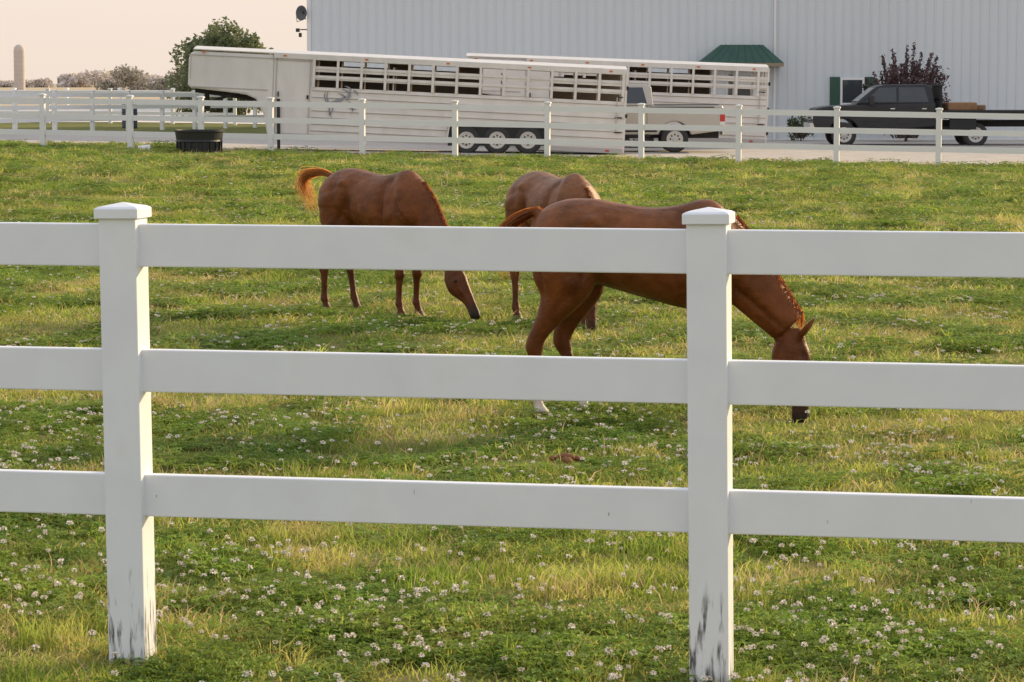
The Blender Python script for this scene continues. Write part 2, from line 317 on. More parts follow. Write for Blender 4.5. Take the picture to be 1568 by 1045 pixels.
alu=pmat('aluminium_trailer',(0.70,0.67,0.64),0.42,0.16,2.5,metal=.1,stretch=(1.2,1,.5)); aluD=pmat('trailer_frame',(0.45,0.42,0.40),0.45,0.15,2)
shade_liner=pmat('trailer_interior_shade',(0.22,0.17,0.13),0.8,0.3,3)  # dark brown stands in for the shade inside the trailer
def trailer(name,loc,tilt,L,nose,H,wx,wz,decal=False,n_ax=3):
    e=empty(name,loc); b=empty('box_tilt'); b.parent=e; b.rotation_euler=(0,tilt,0); Wd=2.1
    mb=MB(); x0=nose
    for y0,y1,s in((0,.04,-1),(Wd-.04,Wd,1)):
        mb.bx(x0+1.05,L,y0,y1,.06,1.38,0)
        for za,zb in((1.58,1.70),(1.79,1.94),(2.10,H-.06)): mb.bx(x0+1.05,L,y0,y1,za,zb,0)
        mb.bx(x0,x0+1.05,y0,y1,.06,H-.05,0)
        yo=y0-.018 if s<0 else y1+.018
        for z in(.22,.40,.58,.76,.94,1.12,1.30): mb.box(((x0+1.05+L)/2,yo,z),(L-x0-1.05,.034,.018),0); mb.box(((x0+1.05+L)/2,y0-.002 if s<0 else y1+.002,z-.020),(L-x0-1.05,.006,.018),1)  # darker strip below each rib paints in its shade
        for z in(1.635,1.88): mb.box(((x0+1.05+L)/2,yo,z),(L-x0-1.05,.034,.022),0)
        x=x0+1.08
        while x<L: 
            mb.box((x,yo+.012*s,(1.36+H)/2),(.07,.05,H-1.40),0)
            x+=.64
        mb.box(((x0+L)/2,yo,H-.05),(L-x0+.02,.06,.14),0)
        mb.box(((x0+L)/2,yo,.05),(L-x0+.02,.07,.13),1)
    xs_=x0+1.1
    k=0
    while xs_<L-.3:
        if k not in(7,8,9): mb.bx(xs_,min(L-.02,xs_+.60),Wd-.075,Wd-.055,1.30,1.98 if k%3 else 2.14,2)  # dark panels added behind the slots so the openings look shaded
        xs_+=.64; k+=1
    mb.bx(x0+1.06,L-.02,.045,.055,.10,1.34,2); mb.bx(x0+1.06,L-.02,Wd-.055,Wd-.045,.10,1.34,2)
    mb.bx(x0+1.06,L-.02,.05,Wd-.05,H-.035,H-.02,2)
    mb.bx(x0,L,.04,Wd-.04,.0,.06,1)
    n=8; V=[];F=[]
    for i in range(n+1):
        y=-.03+(Wd+.06)*i/n; z=H+.02+.09*math.sin(math.pi*i/n); V+=[(0.12,y,z),(L+.03,y,z)]
    for i in range(n): F.append((2*i,2*i+1,2*i+3,2*i+2))
    V+=[(0.12,-.03,H-.0),(L+.03,-.03,H-.0),(0.12,Wd+.03,H),(L+.03,Wd+.03,H)]; q=2*(n+1)
    F+=[(q,q+1,1,0),(q+2,q+3,2*n+1,2*n),tuple([q]+[2*i for i in range(n+1)]+[q+2]),tuple([q+1]+[2*i+1 for i in range(n+1)]+[q+3])]
    mb.add(V,F,0)
    mb.build('box',[alu,aluD,shade_liner],b)
    if nose>0:
        g=MB(); g.prism([(x0-.001,H-.03),(.18,H-.03),(.04,H-.10),(0,H-.25),(0.0,1.28),(.06,1.20),(x0-.75,1.10),(x0-.45,.98),(x0-.22,.55),(x0-.12,.05),(x0-.001,.05)],0.0,Wd,0)
        g.build('gooseneck',[alu],b,.05)
        g=MB(); g.tube([(.42,Wd/2,1.25),(.42,Wd/2,.72)],.07,10,0); g.tube([(.1,Wd/2,1.14),(x0-.2,Wd/2,.95)],.07,8,0); g.box((.42,Wd/2,.72),(.2,.2,.18),0)
        for y in(.35,Wd-.35): g.tube([(.42,Wd/2,.80),(1.25,y,1.12)],.035,6,0)
        g.build('hitch',[under],b)
        g=MB()
        for xx in(x0+.07,x0+.98): g.box((xx,-.012,H*.5),(.03,.03,H-.2),0)
        g.box((x0+.52,-.012,H-.16),(.92,.03,.03),0); g.box((x0+.14,-.03,1.15),(.03,.05,.14),1); g.box((x0+.93,-.03,1.1),(.05,.04,.10),1)
        g.box((.06,-.006,1.75),(.02,.012,.6),0); g.box((x0*.5,-.008,H-.14),(x0,.02,.025),0); g.box((x0*.5,-.008,1.24),(x0-.3,.02,.025),0)
        g.build('tack_door',[aluD,under],b)
    m=MB()
    for k in range(6): m.box((.4+k*(L-.8)/5,-.05,H-.05),(.09,.03,.04),0)
    for k in range(4): m.box((x0+.4+k*(L-x0-.8)/3,-.055,.05),(.10,.03,.04),1 if k>1 else 0)
    m.build('marker_lights',[amber,redl],b)
    r=MB()
    for y in(0.03,Wd/2-.04,Wd/2+.04,Wd-.03): r.box((L+.03,y,H/2),(.06,.07,H),0)
    for z in(.1,.5,.9,1.3,1.6,1.9,2.15): r.box((L+.035,Wd/2,z),(.045,Wd,.07),0)
    r.bx(L+.005,L+.02,.04,Wd-.04,.1,1.35,0)
    for z in(.3,1.0,1.75): r.box((L+.07,.02,z),(.06,.1,.10),1)
    r.box((L+.07,.10,.25),(.03,.12,.12),2)
    for z in(.55,.95,1.5): r.box((L-.14,-.055,z),(.20,.03,.03),1)
    r.box((L-.20,-.06,1.05),(.025,.03,.9),3)
    r.build('rear_gate',[alu,under,redl,aluD],b,.006)
    p=MB(); p.bx(x0+3.2,x0+3.24,.08,Wd-.08,.1,2.0,0); p.bx(x0+6.1,x0+6.14,.08,Wd-.08,.1,2.0,0); p.build('centre_gates',[aluD],b)
    w=MB()
    for k in range(n_ax):
        xx=wx+k*.83
        for s,y in((-1,-.01),(1,Wd+.01)): wheel(w,(xx,y,wz),.375,.24,s)
        w.bx(xx-.05,xx+.05,.2,Wd-.2,wz-.05,wz+.05,2)
    w.build('wheels',[tire,rim,under],e)
    f=MB()
    xa,xb=wx-.48,wx+(n_ax-1)*.83+.48
    f.prism([(xa-.06,wz+.02),(xa,wz+.36),(xa+.12,wz+.47),(xb-.12,wz+.47),(xb,wz+.36),(xb+.06,wz+.02),(xb+.02,wz+.02),(xb-.03,wz+.34),(xb-.14,wz+.43),(xa+.14,wz+.43),(xa+.03,wz+.34),(xa-.02,wz+.02)],-.15,-.04,0)
    f.prism([(xa-.02,wz-.15),(xa-.02,wz+.34),(xa+.14,wz+.43),(xb-.14,wz+.43),(xb+.02,wz+.34),(xb+.02,wz-.15)],-.060,-.050,1)
    f.build('fenders',[alu,under],e)
    j=MB()
    if nose>0: j.tube([(x0+.2,-.05,.9),(x0+.2,-.05,-.50)],.045,8,0); j.box((x0+.2,-.05,-.50),(.26,.2,.06),0)
    else: j.tube([(.1,Wd/2,.5),(.1,Wd/2,-.4)],.04,8,0)
    j.build('landing_jack',[under],e)
    if decal:
        d=MB(); cx,cz=x0+1.85,.98; RR=random.Random(3)
        def stroke(x,z,l,w,a,bend):
            L_=[];R_=[]
            for k in range(7):
                f=k/6; aa=a+bend*f; px_=x+l*f*math.cos(aa); pz_=z+l*f*math.sin(aa); ww=w*math.sin(math.pi*min(1,f*.9+.1)); L_.append((cx+px_-ww*math.sin(aa),-.040,cz+pz_+ww*math.cos(aa))); R_.append((cx+px_+ww*math.sin(aa),-.040,cz+pz_-ww*math.cos(aa)))
            d.add(L_+R_[::-1],[(k,k+1,12-k,13-k) for k in range(6)],0)
        for x,z,l,w,a,bd in[(-.35,-.02,.55,.055,.1,.35),(.12,.08,.34,.045,.8,.5),(.30,.36,.20,.03,-.2,-.6),(-.35,0,.34,.025,2.7,-.9),(-.33,0,.36,.018,2.3,-.7),(-.3,-.04,.38,.025,-1.9,.5),(-.22,-.05,.34,.022,-1.4,-.6),(.12,.02,.36,.022,-1.2,.7),(.18,.06,.36,.022,-.4,-.9),(.1,.15,.24,.025,2.2,.5),(.2,.28,.26,.022,2.3,.5),(.26,.36,.24,.018,2.2,.5)]: stroke(x,z,l,w,a,bd)
        d.build('horse_decal',[pmat('decal',(0.27,0.27,0.30),.6,.3,10)],b)
    return e
trailer('horse_trailer',(-8.78,80.6,.66),math.radians(2.75),11.75,2.3,2.23,7.55,-.21,True)
trailer('stock_trailer',(-1.55,88.3,.55),math.radians(2.2),9.0,1.9,2.22,4.4,-.15,False,2)

# ---------------------------------------------------------------- small objects
e=empty('water_trough',(-7.9,75.6,tz(-7.9,75.6)))
mb=MB(); mb.lathe([(.52,.0),(.54,.05),(.56,.3),(.60,.32),(.58,.36),(.61,.56),(.645,.57),(.645,.61),(.59,.61),(.57,.55),(.52,.1),(.05,.1)],(0,0,0),'Z',40,0)
for k in range(20):
    a=k*math.pi/10; mb.box((.57*math.cos(a),.57*math.sin(a),.17),(.03,.03,.28),0,rz=a)
mb.build('tub',[pmat('black_plastic',(0.02,0.02,0.023),0.5,0.3)],e)
mb=MB(); mb.lathe([(.01,.0),(.5,.001),(.01,.002)],(0,0,.5),'Z',30); mb.build('water',[glass],e)
e=empty('plastic_bucket',(-9.5,77.3,tz(-9.5,77.3)+.07)); mb=MB(); mb.lathe([(.08,-.15),(.11,.15),(.12,.16),(.10,.15),(.07,-.12)],(0,0,0),'X',20); mb.build('pail',[vin2],e)
e=empty('storage_barrel',(-14.3,112,tz(-14.3,112))); mb=MB(); mb.lathe([(.27,0),(.29,.04),(.29,.28),(.30,.3),(.29,.32),(.29,.58),(.30,.6),(.29,.62),(.29,.86),(.27,.9)],(0,0,0),'Z',24); mb.build('drum',[pmat('barrel_dark',(0.05,0.06,0.09),0.5)],e)

# ---------------------------------------------------------------- trees / shrubs
def leafmat(name,c1,c2,trans=0.3):
    m,nt,b=newmat(name); g=N(nt,'ShaderNodeNewGeometry'); n=N(nt,'ShaderNodeTexNoise'); n.inputs['Scale'].default_value=1.8; n.inputs['Detail'].default_value=5
    nt.links.new(g.outputs['Position'],n.inputs['Vector']); c=ramp(nt,n.outputs['Fac'],[(0.3,c1),(0.7,c2)])
    nt.links.new(c,b.inputs['Base Color']); b.inputs['Roughness'].default_value=.7
    t=N(nt,'ShaderNodeBsdfTranslucent'); nt.links.new(c,t.inputs[0]); ms=N(nt,'ShaderNodeMixShader'); ms.inputs[0].default_value=trans
    nt.links.new(b.outputs[0],ms.inputs[1]); nt.links.new(t.outputs[0],ms.inputs[2]); nt.links.new(ms.outputs[0],nt.nodes['Material Output'].inputs[0]); return m
bark=pmat('bark',(0.12,0.09,0.07),0.9,0.3,6)
def tree(name,loc,w,h,base,nl,ls,lm,ncl=26,upright=False,trunk=.14,seed=1):
    e=empty(name,loc); mb=MB(); R=random.Random(seed)
    cz=(base+h)/2; cl=[]
    for i in range(ncl):
        while True:
            p=Vector((R.uniform(-1,1),R.uniform(-1,1),R.uniform(-1,1)))
            if .25<p.length<1: break
        q=Vector((p.x*w/2*.85,p.y*w/2*.85,cz+p.z*(h-base)/2*.85)); cl.append((q,R.uniform(.5,1)*w*.15))
    mb.tube([(0,0,-.1),(.03,0,base*.5+.2),(.0,.03,cz)],[trunk,trunk*.8,trunk*.4],8)
    for q,r in cl:
        s=Vector((0,0,R.uniform(.15 if upright else base*.7,cz))); m=(s+q)/2+Vector((R.uniform(-.1,.1),R.uniform(-.1,.1),-.1))*w*.2
        mb.tube([s,m,q],[trunk*.35,trunk*.2,trunk*.06],5)
    V=np.zeros((nl*4,3)); F=[]
    tips=[]
    if upright:
        for i in range(46):
            a=R.uniform(0,6.28); rr=math.sqrt(R.random())*w*.46; x,y=rr*math.cos(a),rr*math.sin(a)
            zt=h*(1.0-.30*(rr/(w*.5))**2)*R.uniform(.85,1.12); b0=Vector((x*.3,y*.3,.2)); b1=Vector((x*1.05,y*1.05,zt)); tips.append((b0,b1)); mb.tube([b0,(b0+b1)/2+Vector((x*.15,y*.15,0)),b1],[.025,.014,.004],4)
    mb.build('trunk_and_limbs',[bark],e,smooth=True)
    for i in range(nl):
        if upright and R.random()<.75:
            b0,b1=R.choice(tips); f=R.uniform(.15,1)**.7; c=b0.lerp(b1,f)+Vector((R.gauss(0,1),R.gauss(0,1),R.gauss(0,1)))*.10*(1.25-f)
        else:
            q,r=R.choice(cl); d=Vector((R.gauss(0,1),R.gauss(0,1),R.gauss(0,1))); d=d.normalized()*r*R.uniform(.3,1.15)**.6; c=q+d
        a=Vector((R.gauss(0,1),R.gauss(0,1),R.gauss(0,1))).normalized(); bb=a.cross(Vector((R.gauss(0,1),R.gauss(0,1),R.gauss(0,1)))).normalized(); s=ls*R.uniform(.6,1.3)
        V[i*4:i*4+4]=[c-a*s,c+bb*s*.5,c+a*s,c-bb*s*.5]; F.append((4*i,4*i+1,4*i+2,4*i+3))
    mb=MB(); mb.add(V.tolist(),F); mb.build('foliage',[lm],e)
tree('shade_tree',(-13.5,140,0),5.8,4.65,.1,18000,.12,leafmat('leaf_green',(0.13,0.16,0.075),(0.22,0.25,0.12),.45),64,trunk=.2,seed=8)
tree('purple_shrub',(12.75,97.0,0),3.0,2.95,.2,9500,.055,leafmat('leaf_purple',(0.08,0.045,0.05),(0.18,0.11,0.11)),40,True,.06,seed=5)
tree('green_shrub',(9.4,97.6,0),1.0,.9,.05,1500,.045,leafmat('leaf_shrub',(0.07,0.10,0.04),(0.13,0.16,0.07)),12,True,.03,seed=6)
hz1=pmat('hazy_foliage',(0.44,0.40,0.33),1,.12,.2,spec=0); hz2=pmat('far_haze_foliage',(0.68,0.61,0.56),1,.04,.05,spec=0)  # distance haze painted into the foliage base colours
def treeline(name,items,mat,leaf,n,seed):
    R=random.Random(seed); mb=MB()
    for x,y,w,h in items:
        lobes=[(R.uniform(-.33,.33)*w,R.uniform(.35,.72)*h,R.uniform(.2,.34)) for _ in range(9)]+[(R.uniform(-.45,.45)*w,.2*h,.25) for _ in range(4)]
        for k in range(n):
            lx,lz,lr=R.choice(lobes); a=R.uniform(0,6.28); rr=math.sqrt(R.random())*lr; c=Vector((x+lx+w*rr*math.cos(a)*.9,y+R.uniform(-.3,.3)*w,max(.1,lz+h*rr*math.sin(a))))
            s=leaf*R.uniform(.5,1.4); q=Vector((R.gauss(0,1),R.gauss(0,1),R.gauss(0,1))).normalized(); u=q.cross(Vector((R.gauss(0,1),R.gauss(0,1),R.gauss(0,1)))).normalized()
            mb.add([c-q*s,c+u*s*.6,c+q*s,c-u*s*.6],[(0,1,2,3)],0)
        mb.tube([(x,y,0),(x,y,h*.6)],[w*.03,w*.015],5,0)
    mb.build(name,[mat])
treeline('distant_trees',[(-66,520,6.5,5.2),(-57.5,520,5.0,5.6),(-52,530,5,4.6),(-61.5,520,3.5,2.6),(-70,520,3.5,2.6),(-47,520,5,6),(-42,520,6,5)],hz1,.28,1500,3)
R=random.Random(9); its=[]
x=-330
while x<-60:
    h=2.5+5*max(0,.45+noise.noise(Vector((x/45,3,0)))); its.append((x,1200+R.uniform(-40,40),h*R.uniform(1.5,2.6),h)); x+=h*R.uniform(.6,1.1)
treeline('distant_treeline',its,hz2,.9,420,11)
e=empty('grain_silo',(-101,615,0)); mb=MB(); mb.lathe([(1.15,0),(1.15,8.6),(1.0,9.2),(.6,9.6),(.1,9.75)],(0,0,0),'Z',24)
for k in range(9): mb.lathe([(1.18,0),(1.18,.08)],(0,0,.8+k*.9),'Z',24)
mb.build('silo_body',[pmat('silo_concrete_hazy',(0.56,0.50,0.46),.9,.1,.5)],e)  # silo tone paled to include distance haze
mb=MB(); e=empty('distant_farm_building',(-84,700,0)); mb.prism([(0,0),(0,2.2),(4,3.2),(8,2.2),(8,0)],0,8); mb.build('shed',[pmat('shed_hazy',(0.80,0.74,0.70),.9,.03)],e)  # haze put into the shed colour

# ---------------------------------------------------------------- horses
def cr(st,n=5):
    st=np.array(st,float); out=[]
    for i in range(len(st)-1):
        p0=st[max(i-1,0)];p1=st[i];p2=st[i+1];p3=st[min(i+2,len(st)-1)]
        for k in range(n):
            t=k/n; out.append(.5*((2*p1)+(-p0+p2)*t+(2*p0-5*p1+4*p2-p3)*t*t+(-p0+3*p1-3*p2+p3)*t**3))
    out.append(st[-1]); return np.array(out)
def ringloft(mb,rings):
    n=len(rings[0]); V=[];F=[]
    for r in rings: V+=r
    for i in range(len(rings)-1):
        for k in range(n): F.append((i*n+k,i*n+(k+1)%n,(i+1)*n+(k+1)%n,(i+1)*n+k))
    F.append(tuple(range(n-1,-1,-1))); F.append(tuple(range((len(rings)-1)*n,len(rings)*n)))
    mb.add(V,F)
NR=24; TH=[2*math.pi*k/NR for k in range(NR)]
def coatmat(name):
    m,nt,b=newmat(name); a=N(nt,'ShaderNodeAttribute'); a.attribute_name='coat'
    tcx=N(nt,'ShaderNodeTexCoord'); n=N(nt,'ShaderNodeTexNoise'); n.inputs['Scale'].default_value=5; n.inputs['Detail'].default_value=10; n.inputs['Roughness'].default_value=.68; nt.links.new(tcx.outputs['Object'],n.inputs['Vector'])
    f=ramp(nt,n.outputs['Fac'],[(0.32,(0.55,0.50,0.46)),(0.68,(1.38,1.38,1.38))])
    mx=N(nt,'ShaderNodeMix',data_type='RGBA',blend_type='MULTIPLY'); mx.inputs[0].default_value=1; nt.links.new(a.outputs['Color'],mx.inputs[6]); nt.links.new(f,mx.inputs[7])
    nt.links.new(mx.outputs[2],b.inputs['Base Color']); b.inputs['Roughness'].default_value=.45; b.inputs['Specular IOR Level'].default_value=.32
    b.inputs['Specular Tint'].default_value=(1,.8,.6,1)
    mp=N(nt,'ShaderNodeMapping'); mp.inputs['Scale'].default_value=(40,70,160); nt.links.new(tcx.outputs['Object'],mp.inputs[0])
    n2=N(nt,'ShaderNodeTexNoise'); n2.inputs['Scale'].default_value=1; n2.inputs['Detail'].default_value=4; nt.links.new(mp.outputs[0],n2.inputs['Vector'])
    n3=N(nt,'ShaderNodeTexNoise'); n3.inputs['Scale'].default_value=9; n3.inputs['Detail'].default_value=3; nt.links.new(tcx.outputs['Object'],n3.inputs['Vector'])
    b1=N(nt,'ShaderNodeBump'); b1.inputs['Strength'].default_value=.6; b1.inputs['Distance'].default_value=.025; nt.links.new(n3.outputs['Fac'],b1.inputs['Height'])
    b2=N(nt,'ShaderNodeBump'); b2.inputs['Strength'].default_value=.5; b2.inputs['Distance'].default_value=.006; nt.links.new(n2.outputs['Fac'],b2.inputs['Height']); nt.links.new(b1.outputs[0],b2.inputs['Normal'])
    nt.links.new(b2.outputs[0],b.inputs['Normal']); return m
coat=coatmat('chestnut_coat')
def hairmat(name,c1,c2,tr):
    m,nt,b=newmat(name); b.inputs['Roughness'].default_value=.5
    nh=N(nt,'ShaderNodeTexNoise'); nh.inputs['Scale'].default_value=30; ch=ramp(nt,nh.outputs['Fac'],[(0.3,c1),(0.7,c2)]); nt.links.new(ch,b.inputs['Base Color'])
    t=N(nt,'ShaderNodeBsdfTranslucent'); t.inputs[0].default_value=(*tr,1); ms=N(nt,'ShaderNodeMixShader'); ms.inputs[0].default_value=.5
    nt.links.new(b.outputs[0],ms.inputs[1]); nt.links.new(t.outputs[0],ms.inputs[2]); nt.links.new(ms.outputs[0],nt.nodes['Material Output'].inputs[0]); return m
hair=hairmat('chestnut_hair',(0.12,0.035,0.012),(0.30,0.11,0.035),(0.62,0.23,0.06))
hairL=hairmat('backlit_hair',(0.20,0.07,0.02),(0.55,0.28,0.10),(0.90,0.45,0.13))  # lighter, more orange hair colour paints in the backlit glow of one tail
eyem=pmat('eye_dark',(0.01,0.008,0.006),0.1)
def strands(mb,path,n,spread,w,R,r0=.03):
    P=cr(path,4); m=len(P)
    for i in range(n):
        o=Vector((R.gauss(0,1),R.gauss(0,1),R.gauss(0,1))); o0=o.normalized()*r0*R.random(); fr=R.uniform(.6,1.0); k=max(3,int(m*fr))
        wv=Vector((R.gauss(0,1),R.gauss(0,1),R.gauss(0,1))).normalized(); V=[];F=[]; ph=R.uniform(0,6)
        for j in range(k):
            s=j/(m-1); c=Vector(P[j])+o0+o*spread*s**1.4+wv*.014*s*math.sin(ph+s*7)
            ww=w*(1-.9*(j/(k-1))**2)
            V+=[c-wv*ww,c+wv*ww]
            if j: F.append((2*j-2,2*j-1,2*j+1,2*j))
        mb.add(V,F)
def horse(name,loc,yaw,sc,poll,hang,legdx,tail,side=1,turn=0.0,socks=(),base=(0.150,0.043,0.012),tsp=.04,hm=None,nkf=1.06):
    hm=hm or hair
    e=empty(name,loc,(0,0,yaw),sc); mb=MB(); R=random.Random(len(name)+int(loc[0]*100))
    T=cr([(-.80,1.24,1.06,.08),(-.775,1.34,.97,.17),(-.69,1.43,.92,.235),(-.54,1.485,.90,.275),(-.36,1.488,.905,.272),(-.20,1.462,.87,.258),(0,1.435,.815,.275),(.15,1.44,.775,.28),(.27,1.465,.75,.265),(.38,1.492,.745,.245),(.47,1.475,.765,.235),(.57,1.39,.82,.215),(.66,1.26,.89,.16),(.71,1.14,.98,.07)],4)
    rings=[]
    for x,zt,zb,w in T:
        zc=(zt+zb)/2; hh=(zt-zb)/2; wk=.32*math.exp(-((x-.42)/.18)**2)
        r=[]
        for a in TH:
            c,s=math.cos(a),math.sin(a); ww=w*(1-(wk+.06)*max(0,c)**1.5)*(1+.05*max(0,-c)); r.append((x,ww*s,zc+hh*c))
        rings.append(r)
    ringloft(mb,rings)
    px,pz=poll; hx,hz=math.cos(hang),math.sin(hang)
    P0=np.array((.40,1.20)); PP=np.array((px-.03*hx,pz-.03*hz))
    d=PP-P0
    nk=[]
    for s,r,w,sag in((0,.275,.20,0),(.25,.235*nkf,.15,.02),(.5,.188*nkf,.115,.02),(.75,.152*nkf,.092,.01),(.95,.122,.08,0)):
        c=P0+d*s+np.array((.5*sag,1.0*sag)); nk.append((c[0],c[1],r,w,turn*s*s))
    def tubering(st):
        st=cr(st,5); rr=[]; cs=[]
        for i in range(len(st)):
            a=st[max(i-1,0)];c=st[min(i+1,len(st)-1)]; tx,tzz=c[0]-a[0],c[1]-a[1]; L=math.hypot(tx,tzz); tx/=L;tzz/=L
            nx,nz=-tzz,tx
            x,z,r,w,y=st[i]; ring=[]
            for q in TH:
                cc,ss=math.cos(q),math.sin(q); ww=w*(1-.25*max(0,cc)**2)
                ring.append((x+nx*r*cc,y+ww*ss,z+nz*r*cc))
            rr.append(ring); cs.append((x,z,y,nx,nz,r))
        return rr,cs
    rr,crest=tubering(nk); ringloft(mb,rr)
    hd=[]
    fx,fz=-hz,hx
    for s,r,w,o in((-.06,.05,.05,.01),(.0,.085,.070,.0),(.08,.125,.088,-.022),(.18,.132,.092,-.030),(.28,.100,.070,-.012),(.38,.070,.052,.004),(.47,.060,.046,.003),(.54,.063,.052,-.003),(.585,.052,.046,-.008),(.605,.03,.03,-.01)):
        hd.append((px+hx*s+fx*o,pz+hz*s+fz*o,r,w,turn))
    rr,hc=tubering(hd); ringloft(mb,rr)
    for s in(-1,1):
        b0=Vector((px+fx*.05,turn+s*.055,pz+fz*.05)); di=Vector((-hx*.75+fx*.65,s*.25,-hz*.75+fz*.65)).normalized()
        rings=[]
        for k,(q,r) in enumerate(((-.03,.022),(.03,.036),(.08,.032),(.13,.019),(.165,.007))):
            c=b0+di*q; u=di.cross(Vector((0,1,0))).normalized(); rings.append([tuple(c+u*r*.6*math.cos(a)+Vector((0,1,0))*r*math.sin(a)) for a in TH])
        ringloft(mb,rings)
    HL=[(-.46,1.22,.22,.12,.11),(-.51,1.08,.250,.145,.12),(-.530,.95,.220,.138,.125),(-.520,.84,.170,.112,.13),(-.570,.73,.125,.088,.13),(-.635,.63,.087,.065,.13),(-.685,.54,.067,.052,.13),(-.695,.475,.062,.050,.13),(-.680,.41,.047,.040,.13),(-.668,.32,.040,.034,.13),(-.658,.22,.038,.034,.13),(-.650,.145,.047,.044,.13),(-.625,.095,.037,.036,.13),(-.605,.058,.048,.048,.13),(-.596,.03,.062,.058,.13),(-.592,0,.069,.063,.13)]
    FL=[(.46,1.20,.15,.08,.13),(.46,1.05,.165,.10,.135),(.44,.92,.145,.100,.13),(.410,.80,.108,.080,.125),(.398,.68,.077,.060,.12),(.394,.56,.056,.048,.12),(.398,.48,.053,.050,.12),(.400,.44,.057,.053,.12),(.392,.385,.042,.039,.12),(.388,.30,.037,.034,.12),(.386,.21,.036,.033,.12),(.388,.145,.046,.043,.12),(.408,.098,.036,.036,.12),(.425,.058,.047,.047,.12),(.435,.03,.060,.058,.12),(.44,0,.068,.063,.12)]
    for st,dxs in((HL,legdx[:2]),(FL,legdx[2:])):
        for s,dxx in((-1,dxs[0]),(1,dxs[1])):
            A=cr(st,4); rings=[]
            for x,z,rx,ry,y in A:
                k=max(0,min(1,1-z/1.0)); xx=x+dxx*k
                rings.append([(xx+rx*math.cos(a),s*y+ry*math.sin(a),z) for a in TH])
            ringloft(mb,rings)
    tp=cr(tail,4)[:6]; rings=[]
    for i,c in enumerate(tp):
        rings.append([(c[0]+.0,c[1]+.035*math.cos(a)*(1-i*.08),c[2]+.035*math.sin(a)*(1-i*.08)) for a in TH])
    ringloft(mb,rings)
    o=mb.build('body',[coat],e)
    rm=o.modifiers.new('r','REMESH'); rm.mode='VOXEL'; rm.voxel_size=.0115; rm.use_smooth_shade=True
    sm_=o.modifiers.new('s','SMOOTH'); sm_.factor=.5; sm_.iterations=6
    dg=bpy.context.evaluated_depsgraph_get(); me=bpy.data.meshes.new_from_object(o.evaluated_get(dg)); o.modifiers.clear(); o.data=me
    if not me.materials: me.materials.append(coat)
    n=len(me.vertices); co=np.zeros(n*3); me.vertices.foreach_get('co',co); co=co.reshape(-1,3)
    no=np.array([v.normal[:] for v in me.vertices])
    disp=np.zeros(n); X,Y,Z=co[:,0],co[:,1],co[:,2]; wy=np.clip(np.abs(no[:,1])*1.4,0,1)
    def bump(cx,cz,rx,rz,ang,amp):
        c,s=math.cos(ang),math.sin(ang); u=(X-cx)*c+(Z-cz)*s; v=-(X-cx)*s+(Z-cz)*c
        disp[:]+=1.45*amp*np.exp(-(u/rx)**2-(v/rz)**2)*wy
    bump(-.58,1.12,.13,.20,.2,.020); bump(-.27,1.12,.06,.13,-.25,-.026); bump(-.34,1.345,.055,.04,0,.020)
    bump(-.70,1.02,.022,.20,.15,-.016); bump(-.46,.92,.06,.05,0,.014); bump(-.38,1.0,.03,.10,-.5,-.014)
    bump(.47,1.24,.22,.055,-1.15,.018); bump(.26,1.12,.035,.22,.05,-.020); bump(.38,1.02,.10,.075,.5,.020); bump(.50,1.10,.02,.14,.6,-.014)
    bump(.56,1.04,.07,.07,0,.014); bump(.40,.88,.12,.02,.3,-.010); bump(-.52,1.26,.15,.03,.3,-.008); bump(-.55,.78,.03,.10,-.6,-.008)
    bump(.30,1.38,.05,.05,0,-.012); bump(.02,1.02,.18,.16,0,.010)
    disp+=.0034*np.sin(X*62+Z*8)*np.exp(-((X-.02)/.17)**2-((Z-1.03)/.15)**2)*wy
    nv=np.array((d[0],d[1]))/np.linalg.norm(d); nn=np.array((-nv[1],nv[0])); sx=((X-P0[0])*nv[0]+(Z-P0[1])*nv[1])/np.linalg.norm(d); so=(X-P0[0])*nn[0]+(Z-P0[1])*nn[1]
    disp+=-.015*np.exp(-((so+.07*(1.2-sx))/.022)**2)*np.exp(-((sx-.65)/.28)**2)*wy+ .010*np.exp(-((so-.03)/.05)**2)*np.exp(-((sx-.6)/.25)**2)*wy
    hs_=(X-px)*hx+(Z-pz)*hz; ho=(X-px)*fx+(Z-pz)*fz; hm_=(hs_>-.1)&(X>.6)
    disp+=hm_*wy*(.010*np.exp(-((hs_-.17)/.03)**2-((ho-.035)/.025)**2)-.010*np.exp(-((hs_-.12)/.03)**2-((ho-.06)/.02)**2)+.010*np.exp(-((hs_-.16)/.08)**2-((ho+.07)/.05)**2)-.009*np.exp(-((hs_-.34)/.12)**2-((ho+.01)/.015)**2)+.006*np.exp(-((hs_-.30)/.12)**2-((ho-.02)/.012)**2))
    lg=(Z<.40)&(Z>.15)&(X<.62); disp-=.003*lg*wy
    co=co+no*disp[:,None]; me.vertices.foreach_set('co',co.ravel())
    col=np.tile(np.array(base),(n,1)); 
    def mixc(mask,c):
        nonlocal col; mask=np.clip(mask,0,1)[:,None]; col=col*(1-mask)+np.array(c)*mask
    isleg=(co[:,0]<.62)
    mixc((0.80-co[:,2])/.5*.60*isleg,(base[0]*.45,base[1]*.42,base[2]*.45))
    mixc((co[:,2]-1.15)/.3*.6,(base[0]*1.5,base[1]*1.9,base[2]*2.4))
    mixc(-disp/.02*.5,(base[0]*.6,base[1]*.55,base[2]*.5))  # shade of the muscle hollows darkened into the vertex colour
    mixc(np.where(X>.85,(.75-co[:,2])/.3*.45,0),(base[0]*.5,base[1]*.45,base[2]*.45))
    mz=np.array((px+hx*.60,turn,pz+hz*.60)); dist=np.linalg.norm(co-mz,axis=1); mixc((.20-dist)/.12,(0.025,0.017,0.015))
